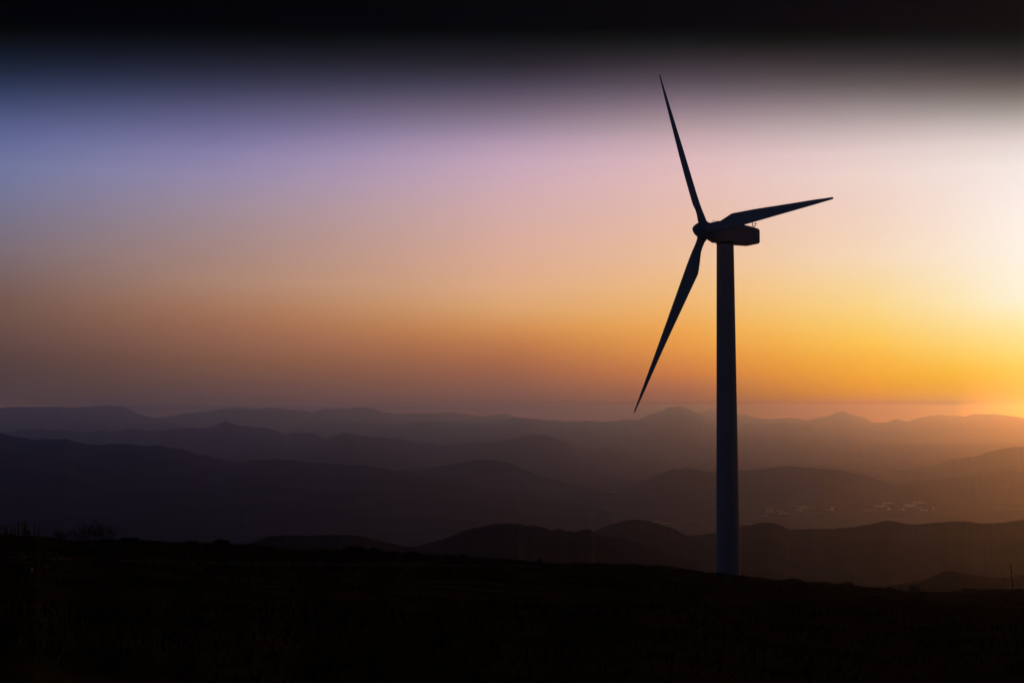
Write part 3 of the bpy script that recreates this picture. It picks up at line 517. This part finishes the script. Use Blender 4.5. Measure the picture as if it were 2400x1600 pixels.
def rock(u0, u1, vtop, label, group='rocks along the ridge line', Y=None, m=M_STONE, seed=0, flat=1.0):
    uc = (u0 + u1) / 2; Y = Y or float(crestY(uc)) - 0.4; b = ground_at(uc, Y=Y)
    wd = (u1 - u0) * Y / F; ht = max(.12, at(uc, vtop, Y)[2] - b[2])
    V = []
    for i in range(11):
        ph = math.pi * i / 10 - math.pi / 2; row = []
        for j in range(20):
            th = 2 * math.pi * j / 20; d = Vector((math.cos(th) * math.cos(ph), math.sin(th) * math.cos(ph), math.sin(ph)))
            k = max(abs(d.x), abs(d.y), abs(d.z)) ** -.45 * .9       # boxy boulder
            k *= 1 + .16 * float(vnoise(d.x * 2 + seed, d.y * 2 + d.z * 1.7 + seed, seed)) + .07 * float(vnoise(d.x * 6 + seed, d.y * 6 + d.z * 5, seed + 3))
            row.append((d.x * k * wd / 2, d.y * k * wd * .42, d.z * k * (ht * .62) + ht * .38))
        V.append(row)
    t = MB(); t.loft(V); o = t.build('rock', m); o.location = b; o.rotation_euler = (0, 0, 0)
    tag(o, label, 'rock', group); return o

def shrub(u0, u1, vtop, label, seed=0, Y=None, bare=False, group=None, n_leaf=1700, loose=.16):
    rnd = random.Random(seed); uc = (u0 + u1) / 2; Y = Y or float(crestY(uc)) - 0.3; b = ground_at(uc, Y=Y)
    wd = (u1 - u0) * Y / F / 2; ht = max(.3, at(uc, vtop, Y)[2] - b[2])
    root = empty('bare_bush' if bare else 'shrub', tuple(b)); tag(root, label, 'bush', group)
    t = MB()
    if bare:
        def br(p, d, ln, r, dep):
            q = p; pts = [p]; rs = [r]
            for s in range(3):
                d = (d + Vector((rnd.gauss(0, .16), rnd.gauss(0, .16), rnd.gauss(.03, .1)))).normalized()
                q = q + d * ln / 3; pts.append(q); rs.append(r * (1 - .22 * (s + 1)))
            t.tube(pts, rs, 3)
            if dep > 0:
                for k in range(4 if dep > 1 else 3):
                    i = rnd.choice((1, 2, 3, 3)); nd = (d + Vector((rnd.gauss(0, .55), rnd.gauss(0, .5), rnd.gauss(.05, .35)))).normalized()
                    br(pts[i], nd, ln * rnd.uniform(.5, .8), max(r * .5, .006), dep - 1)
        for k in range(15):
            a = rnd.uniform(-1, 1); d = Vector((a * wd * 1.1, rnd.uniform(-.6, .6) * wd, ht * rnd.uniform(.75, 1.05) * (1 - .25 * a * a))); L = d.length
            br(Vector((a * wd * .2, rnd.uniform(-.1, .1), -.1)), d.normalized(), L * .56, .028, 3)
        t.build('branches', M_TWIG, root)
        return root
    for k in range(7):
        a = rnd.uniform(-1, 1); t.tube([(a * wd * .15, 0, -.15), (a * wd * .5, rnd.uniform(-.3, .3) * wd, ht * .45), (a * wd * .8, rnd.uniform(-.5, .5) * wd, ht * rnd.uniform(.8, 1.02))], [.03, .02, .007], 5)
    t.build('stems', M_TWIG, root)
    V = []; Fc = []
    lobes = [(rnd.uniform(-.6, .6) * wd, rnd.uniform(-.4, .4) * wd, rnd.uniform(.3, .62) * ht, rnd.uniform(.38, .6)) for _ in range(7)] + [(0, 0, ht * .35, .9)]
    for i in range(n_leaf):
        lx, ly, lz, ls = rnd.choice(lobes)
        d = Vector((rnd.gauss(0, 1), rnd.gauss(0, 1), rnd.gauss(0, 1))).normalized() * (rnd.random() ** .35)
        p = Vector((lx + d.x * wd * ls, ly + d.y * wd * ls, lz + d.z * ht * min(ls, .5)))
        if abs(p.x) > wd or p.z > ht * 1.03: continue
        p.z = max(p.z, -.05)
        s = rnd.uniform(.03, loose) * .5; e1 = Vector((rnd.gauss(0, 1), rnd.gauss(0, 1), rnd.gauss(0, 1))).normalized(); e2 = e1.orthogonal().normalized()
        o = len(V); V += [p - e1 * s, p + e2 * s * .5, p + e1 * s, p - e2 * s * .5]; Fc.append((o, o + 1, o + 2, o + 3))
    f = mesh_obj('foliage', V, Fc, M_LEAF, root); f['kind'] = 'stuff'
    return root

rock(60.5, 71.5, 1240.5, 'upright dark boulder standing among the fence posts', seed=1, Y=107)
rock(104, 123, 1257, 'low dark rock just right of the last fence post', seed=2)
shrub(127, 176, 1243, 'lowest, leftmost bare bush of the thicket beside the fence posts', 11, bare=True, group='bare bushes near the fence')
shrub(163, 238, 1227, 'tallest bare bush, in the middle of the thicket beside the fence', 12, bare=True, group='bare bushes near the fence')
shrub(222, 270, 1231, 'rightmost bare bush of the thicket beside the fence', 13, bare=True, group='bare bushes near the fence')
rock(255, 277, 1264, 'small rock at the right foot of the bare thicket', seed=3)
G2 = 'dark shrubs along the ridge line'
shrub(280, 324, 1260, 'rounded dark shrub next right of the bare thicket', 21, group=G2)
rock(334, 366, 1267, 'long low rock between the round shrub and a small rock', seed=4)
rock(372, 392, 1267.5, 'small pointed rock left of the flat-topped boulder', seed=5)
rock(430, 469, 1265.5, 'flat-topped dark boulder left of the spiky shrub', seed=6)
shrub(496, 543, 1263, 'spiky domed shrub on the left part of the ridge, right of the flat boulder', 22, group=G2)
rock(552, 583, 1275.5, 'flat rock directly right of the spiky domed shrub', seed=7)
rock(588, 613, 1277, 'low rock second to the right of the spiky domed shrub', seed=8)
rock(624, 649, 1276.5, 'peaked rock with a triangular top, alone between low rock and wide shrub', seed=9)
rock(722, 738, 1285, 'tiny rock left of the small twin beside the wide shrub', seed=10)
rock(746, 776, 1286, 'low long rock directly left of the wide spreading shrub', seed=12)
shrub(802, 866, 1276.5, 'wide spreading shrub, the largest dark hump in the centre left of the ridge', 23, group=G2, n_leaf=2600)
shrub(848, 897, 1283, 'lower half-dome shrub grown against the right side of the wide shrub', 24, group=G2)
shrub(908, 943, 1292.5, 'low shrub just right of the half-dome shrub', 25, group=G2, n_leaf=900)
shrub(950, 984, 1292.5, 'second low shrub right of the half-dome shrub', 26, group=G2, n_leaf=900)
rock(1012, 1030, 1302, 'small rock between two low shrubs near the centre of the ridge', seed=13)
shrub(1036, 1062, 1299.5, 'left of two tiny shrubs close to the centre of the ridge', 27, group=G2, n_leaf=700)
shrub(1072, 1093, 1297.5, 'right of two tiny shrubs close to the centre of the ridge', 28, group=G2, n_leaf=700)
rock(1212, 1237, 1309.5, 'rounded rock on the skyline, leftmost of a group midway to the turbine', seed=14)
rock(1241, 1252, 1312.5, 'smallest rock of the skyline group midway to the turbine', seed=15)
shrub(1255, 1272, 1308, 'pointed little shrub within the rock group midway to the turbine', 29, group=G2, n_leaf=600)
rock(1272, 1287, 1314, 'last rock on the right of the skyline group midway to the turbine', seed=16)
shrub(1846, 1879, 1354.5, 'first small shrub on the ridge right of the turbine tower', 30, group=G2, n_leaf=900)
rock(1925, 1948, 1361, 'low rock between the first two shrubs right of the turbine', seed=17)
shrub(1971, 2002, 1362.5, 'second small shrub on the ridge right of the turbine tower', 31, group=G2, n_leaf=900)
rock(2054, 2079, 1374, 'squarish rock on the ridge, left of the upright bush', seed=18)
rock(2086, 2113, 1378, 'low rock at the left foot of the upright bush', seed=19)
shrub(2128, 2161, 1366.5, 'upright round bush standing alone on the lower right ridge', 32, group=G2)
rock(2178, 2187, 1386, 'tiny rock at the foot of the shorter marker pole', seed=20)
rock(2255, 2286, 1376.5, 'flat-topped block of rock between the two marker poles', seed=23)

def ground_uv(u, v):
    dr = at(u, v, 1.0); rho0 = math.hypot(dr[0], dr[1]); best = None
    for Y in np.arange(10, 170, .4):
        if float(height(dr[0] * Y, Y)) > dr[2] * Y: return Y
    return 100
def pale(u0, u1, v, label, seed):
    Y = ground_uv((u0 + u1) / 2, v + 2); rock(u0, u1, v - 1.5, label, 'pale flat stones in the turf', Y, M_PALE, seed)
pale(106, 119, 1268, 'pale flat stone in the grass below the low rock by the fence', 31)
pale(50, 78, 1337, 'pale flat stone in the dark turf below the left end of the track', 32)
pale(498, 514, 1345, 'pale flat stone in the turf below the middle of the track', 33)
Y = ground_uv(1131, 1332); b = ground_at(1128, Y=Y); e = at(1137, 1326, Y); t = MB()
t.tube([b - np.array([0, 0, .1]), (b + e) / 2, e], [.04, .035, .03], 6)
tag(t.build('stick', M_PALE), 'short pale stick leaning out of the turf at the end of the track', 'stick')

def marker(u0, v0, u1, Y, bands, label):
    b = ground_at(u1, Y=Y); tp = at(u0, v0, Y)
    root = empty('marker_pole', tuple(b)); d = Vector(tp - b); tag(root, label, 'pole', 'striped marker poles on the right')
    t = MB(); t.tube([-d * .06, d * .5, d], [.085, .085, .08], 10); t.build('pole', M_POLEW, root, True)
    for f0, f1 in bands:
        t = MB(); t.tube([d * f0, d * f1], [.092, .092], 10); t.build('dark_band', M_DARK, root, True)
marker(2369, 1322, 2374, 184, ((.36, .48), (.64, .76)), 'taller striped marker pole near the right edge of the picture')
marker(2192.5, 1355, 2194, 225, ((.3, .4), (.62, .72)), 'shorter striped marker pole right of the upright bush')

# short grass on the turf, thick enough to fray the skyline
rg = np.random.default_rng(5); NG = 42000
ga = rg.uniform(-27, 27, NG) * math.pi / 180; Rg = np.interp(ga, _az, _R)
gr = 9 + (Rg - 8) * rg.uniform(0, 1, NG) ** .8
gx, gy = gr * np.sin(ga), gr * np.cos(ga); gz = height(gx, gy)
xa = rg.uniform(-25, 25, 14000) * math.pi / 180; xr = np.interp(xa, _az, _R) + rg.normal(-.6, 1.1, 14000)   # denser tussocks where the slope rolls over
ga = np.concatenate([ga, xa]); gr = np.concatenate([gr, xr]); gx, gy = gr * np.sin(ga), gr * np.cos(ga); gz = height(gx, gy)
keep = vnoise(gx / 3.2, gy / 3.2, 55) > -.25
gx, gy, gz, gr = gx[keep], gy[keep], gz[keep], gr[keep]; n = len(gx)
hh = rg.uniform(.06, .2, n) * (1 + .6 * (vnoise(gx / 2, gy / 2, 66) > .3)); th = rg.uniform(0, math.pi, n); wv = rg.uniform(.008, .03, n) * (1 + gr / 90)
lx, ly = rg.normal(0, .05, n), rg.normal(0, .05, n)
V = np.zeros((n, 3, 3)); V[:, 0] = np.stack([gx - np.cos(th) * wv, gy - np.sin(th) * wv, gz - .03], -1); V[:, 1] = np.stack([gx + np.cos(th) * wv, gy + np.sin(th) * wv, gz - .03], -1)
V[:, 2] = np.stack([gx + lx, gy + ly, gz + hh], -1)
me = bpy.data.meshes.new('grass'); me.vertices.add(n * 3); me.vertices.foreach_set('co', V.reshape(-1).astype(np.float32))
me.loops.add(n * 3); me.loops.foreach_set('vertex_index', np.arange(n * 3, dtype=np.int32)); me.polygons.add(n)
me.polygons.foreach_set('loop_start', np.arange(0, n * 3, 3, dtype=np.int32)); me.polygons.foreach_set('loop_total', np.full(n, 3, dtype=np.int32))
me.materials.append(M_LEAF); me.update(calc_edges=True)
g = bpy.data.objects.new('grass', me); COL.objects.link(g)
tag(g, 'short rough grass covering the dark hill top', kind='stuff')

# ------------------------------------------------------------------ buildings and ponds on the valley floor
def floor_z(x, y): return float(FLOOR + 12 * fbm(np.array(x / 2500), np.array(y / 2500), 3, 4) - 16)
def floor_at(u, v):
    z = FLOOR - 16
    for _ in range(6):
        P = at(u, v, 1.0); Y = z / P[2]; P = P * Y; z = floor_z(P[0], P[1])
    return P
CG = 'pale-roofed sheds on the valley floor'
def shed(x0, x1, y, h, label, rz=0.0):
    u = 1750 + (x0 + x1) / 9.8; v = 1130 + y / 4.9; P = floor_at(u, v)
    wd = (x1 - x0) / 4.9 * P[1] / F / 2; dp = max(14.0, h / 4.9 / F * P[1] ** 2 / abs(P[2]) * .5)
    root = empty('greenhouse', (P[0], P[1], P[2] - 1), rz); tag(root, label, 'greenhouse', CG)
    t = MB(); t.box(-wd, wd, -dp, dp, -1, 4.5); t.build('wall', M_WALL, root)
    ns = max(2, int(wd / 9)); s = 2 * wd / ns
    for i in range(ns):             # one low gable after the other
        x = -wd + i * s; t = MB(); e = .25
        t.v += [(x - .0 + .02, -dp - e, 4.52), (x + s - .02, -dp - e, 4.52), (x + s / 2, -dp - e, 6.0), (x + .02, dp + e, 4.52), (x + s - .02, dp + e, 4.52), (x + s / 2, dp + e, 6.0)]
        t.f += [(0, 1, 2), (3, 5, 4), (0, 2, 5, 3), (1, 4, 5, 2), (0, 3, 4, 1)]
        t.build('roof', M_ROOF, root)
shed(220, 310, 312, 7, 'long pale shed, upper left one of the left cluster on the valley floor')
shed(230, 328, 345, 5, 'faint long shed below the upper left one of the left cluster')
shed(350, 418, 335, 8, 'short shed at the right of the left cluster on the valley floor')
shed(370, 488, 368, 6, 'widest low shed of the left cluster on the valley floor')
shed(205, 258, 391, 6, 'small shed at the lower left end of the left cluster')
shed(505, 610, 272, 4, 'thin shed along the top of the middle cluster, left half')
shed(625, 715, 286, 8, 'shed above and right of the broad bright middle shed')
shed(610, 688, 303, 22, 'broad bright roof in the heart of the middle cluster')
shed(700, 790, 313, 12, 'slanting shed at the right of the middle cluster', .25)
shed(548, 645, 328, 10, 'pale shed at the bottom of the middle cluster')
shed(985, 1040, 296, 6, 'short shed beside the leftmost warm light', .1)
shed(905, 1010, 324, 4, 'thin shed below the leftmost warm light')
shed(1445, 1540, 232, 5, 'faint shed at the upper left of the right cluster')
shed(1560, 1700, 250, 4, 'thin long shed across the top of the right cluster')
shed(1465, 1620, 281, 13, 'long bright shed on the left of the right cluster')
shed(1825, 1945, 283, 18, 'brightest broad roof, on the right of the right cluster')
shed(1820, 1970, 258, 6, 'thin shed just above the brightest broad roof')
shed(1912, 2032, 236, 6, 'topmost shed at the right end of the right cluster')
shed(1945, 2030, 301, 6, 'faint shed to the lower right of the brightest roof')
shed(1992, 2110, 332, 4, 'thin lowest shed at the far right of the right cluster')
shed(1362, 1418, 338, 5, 'small lone shed below and left of the right cluster')
shed(1780, 1990, 147, 3, 'long thin faint shed far above the right cluster')
def lit(x, y, wpx, label):
    P = floor_at(1750 + x / 4.9, 1130 + y / 4.9); wd = wpx / 9.8 * P[1] / F
    root = empty('lit_hall', (P[0], P[1], P[2])); tag(root, label, 'building', 'small buildings with warm lights')
    t = MB(); t.box(-wd - 3, wd + 3, 0, 14, -2, 5.4); t.build('wall', M_WALL, root)
    t = MB(); t.v += [(-wd - 3.5, -.5, 5.42), (wd + 3.5, -.5, 5.42), (wd + 3.5, 14.5, 5.42), (-wd - 3.5, 14.5, 5.42), (-wd - 3.5, 7, 7.2), (wd + 3.5, 7, 7.2)]
    t.f += [(0, 1, 5, 4), (2, 3, 4, 5), (0, 4, 3), (1, 2, 5), (3, 2, 1, 0)]; t.build('roof', M_WALL, root)
    k = max(1, int(wd / 2.2))
    for i in range(k):
        x0 = -wd + 2 * wd * i / k; t = MB(); t.box(x0 + .3, x0 + 2 * wd / k - .3, -.12, .05, 1.2, 4.0); t.build('window', M_LIT, root)
lit(981, 309, 12, 'leftmost small building with a warm light, beside the middle cluster')
lit(1637, 317, 16, 'brightest warm-lit building, below the long bright shed')
lit(1800, 320, 11, 'dimmer lit building just left below the brightest broad roof')
lit(2147, 313, 4, 'tiny warm light alone at the far right of the valley cluster')
M_WATER = mat('still_water', (0.02, 0.025, 0.03), 0.5, (0.03, 0.03, 0.035), .01, spec=.25)
def pond(u0, u1, v, hpx, seed):
    P = floor_at((u0 + u1) / 2, v); wd = (u1 - u0) / 2 * P[1] / F; dp = hpx / F * P[1] ** 2 / abs(P[2]) / 2
    ring = []; N_ = 28
    for i in range(N_):
        a = 2 * math.pi * i / N_; k = 1 + .3 * float(vnoise(np.array(math.cos(a) * 2 + seed), np.array(math.sin(a) * 2), seed)); ring.append((P[0] + wd * k * math.cos(a), P[1] + dp * k * math.sin(a)))
    zt = max(floor_z(*q) for q in ring + [(P[0], P[1])]) + .8
    t = MB(); t.loft([[(x, y, zt - 14) for x, y in ring], [(x, y, zt) for x, y in ring]])
    t.build('pond', M_WATER)['kind'] = 'structure'
for a in ((944, 962, 1279, 1.6, 1), (960, 1000, 1277, 1.4, 2), (1366, 1388, 1196, 1.4, 3), (1428, 1444, 1152, 1.2, 4), (1526, 1552, 1222, 1.5, 5), (1548, 1582, 1226, 1.2, 6), (1636, 1662, 1226, .9, 7), (1740, 1766, 1228, 1.0, 8), (1330, 1345, 1212, .8, 9)): pond(*a)
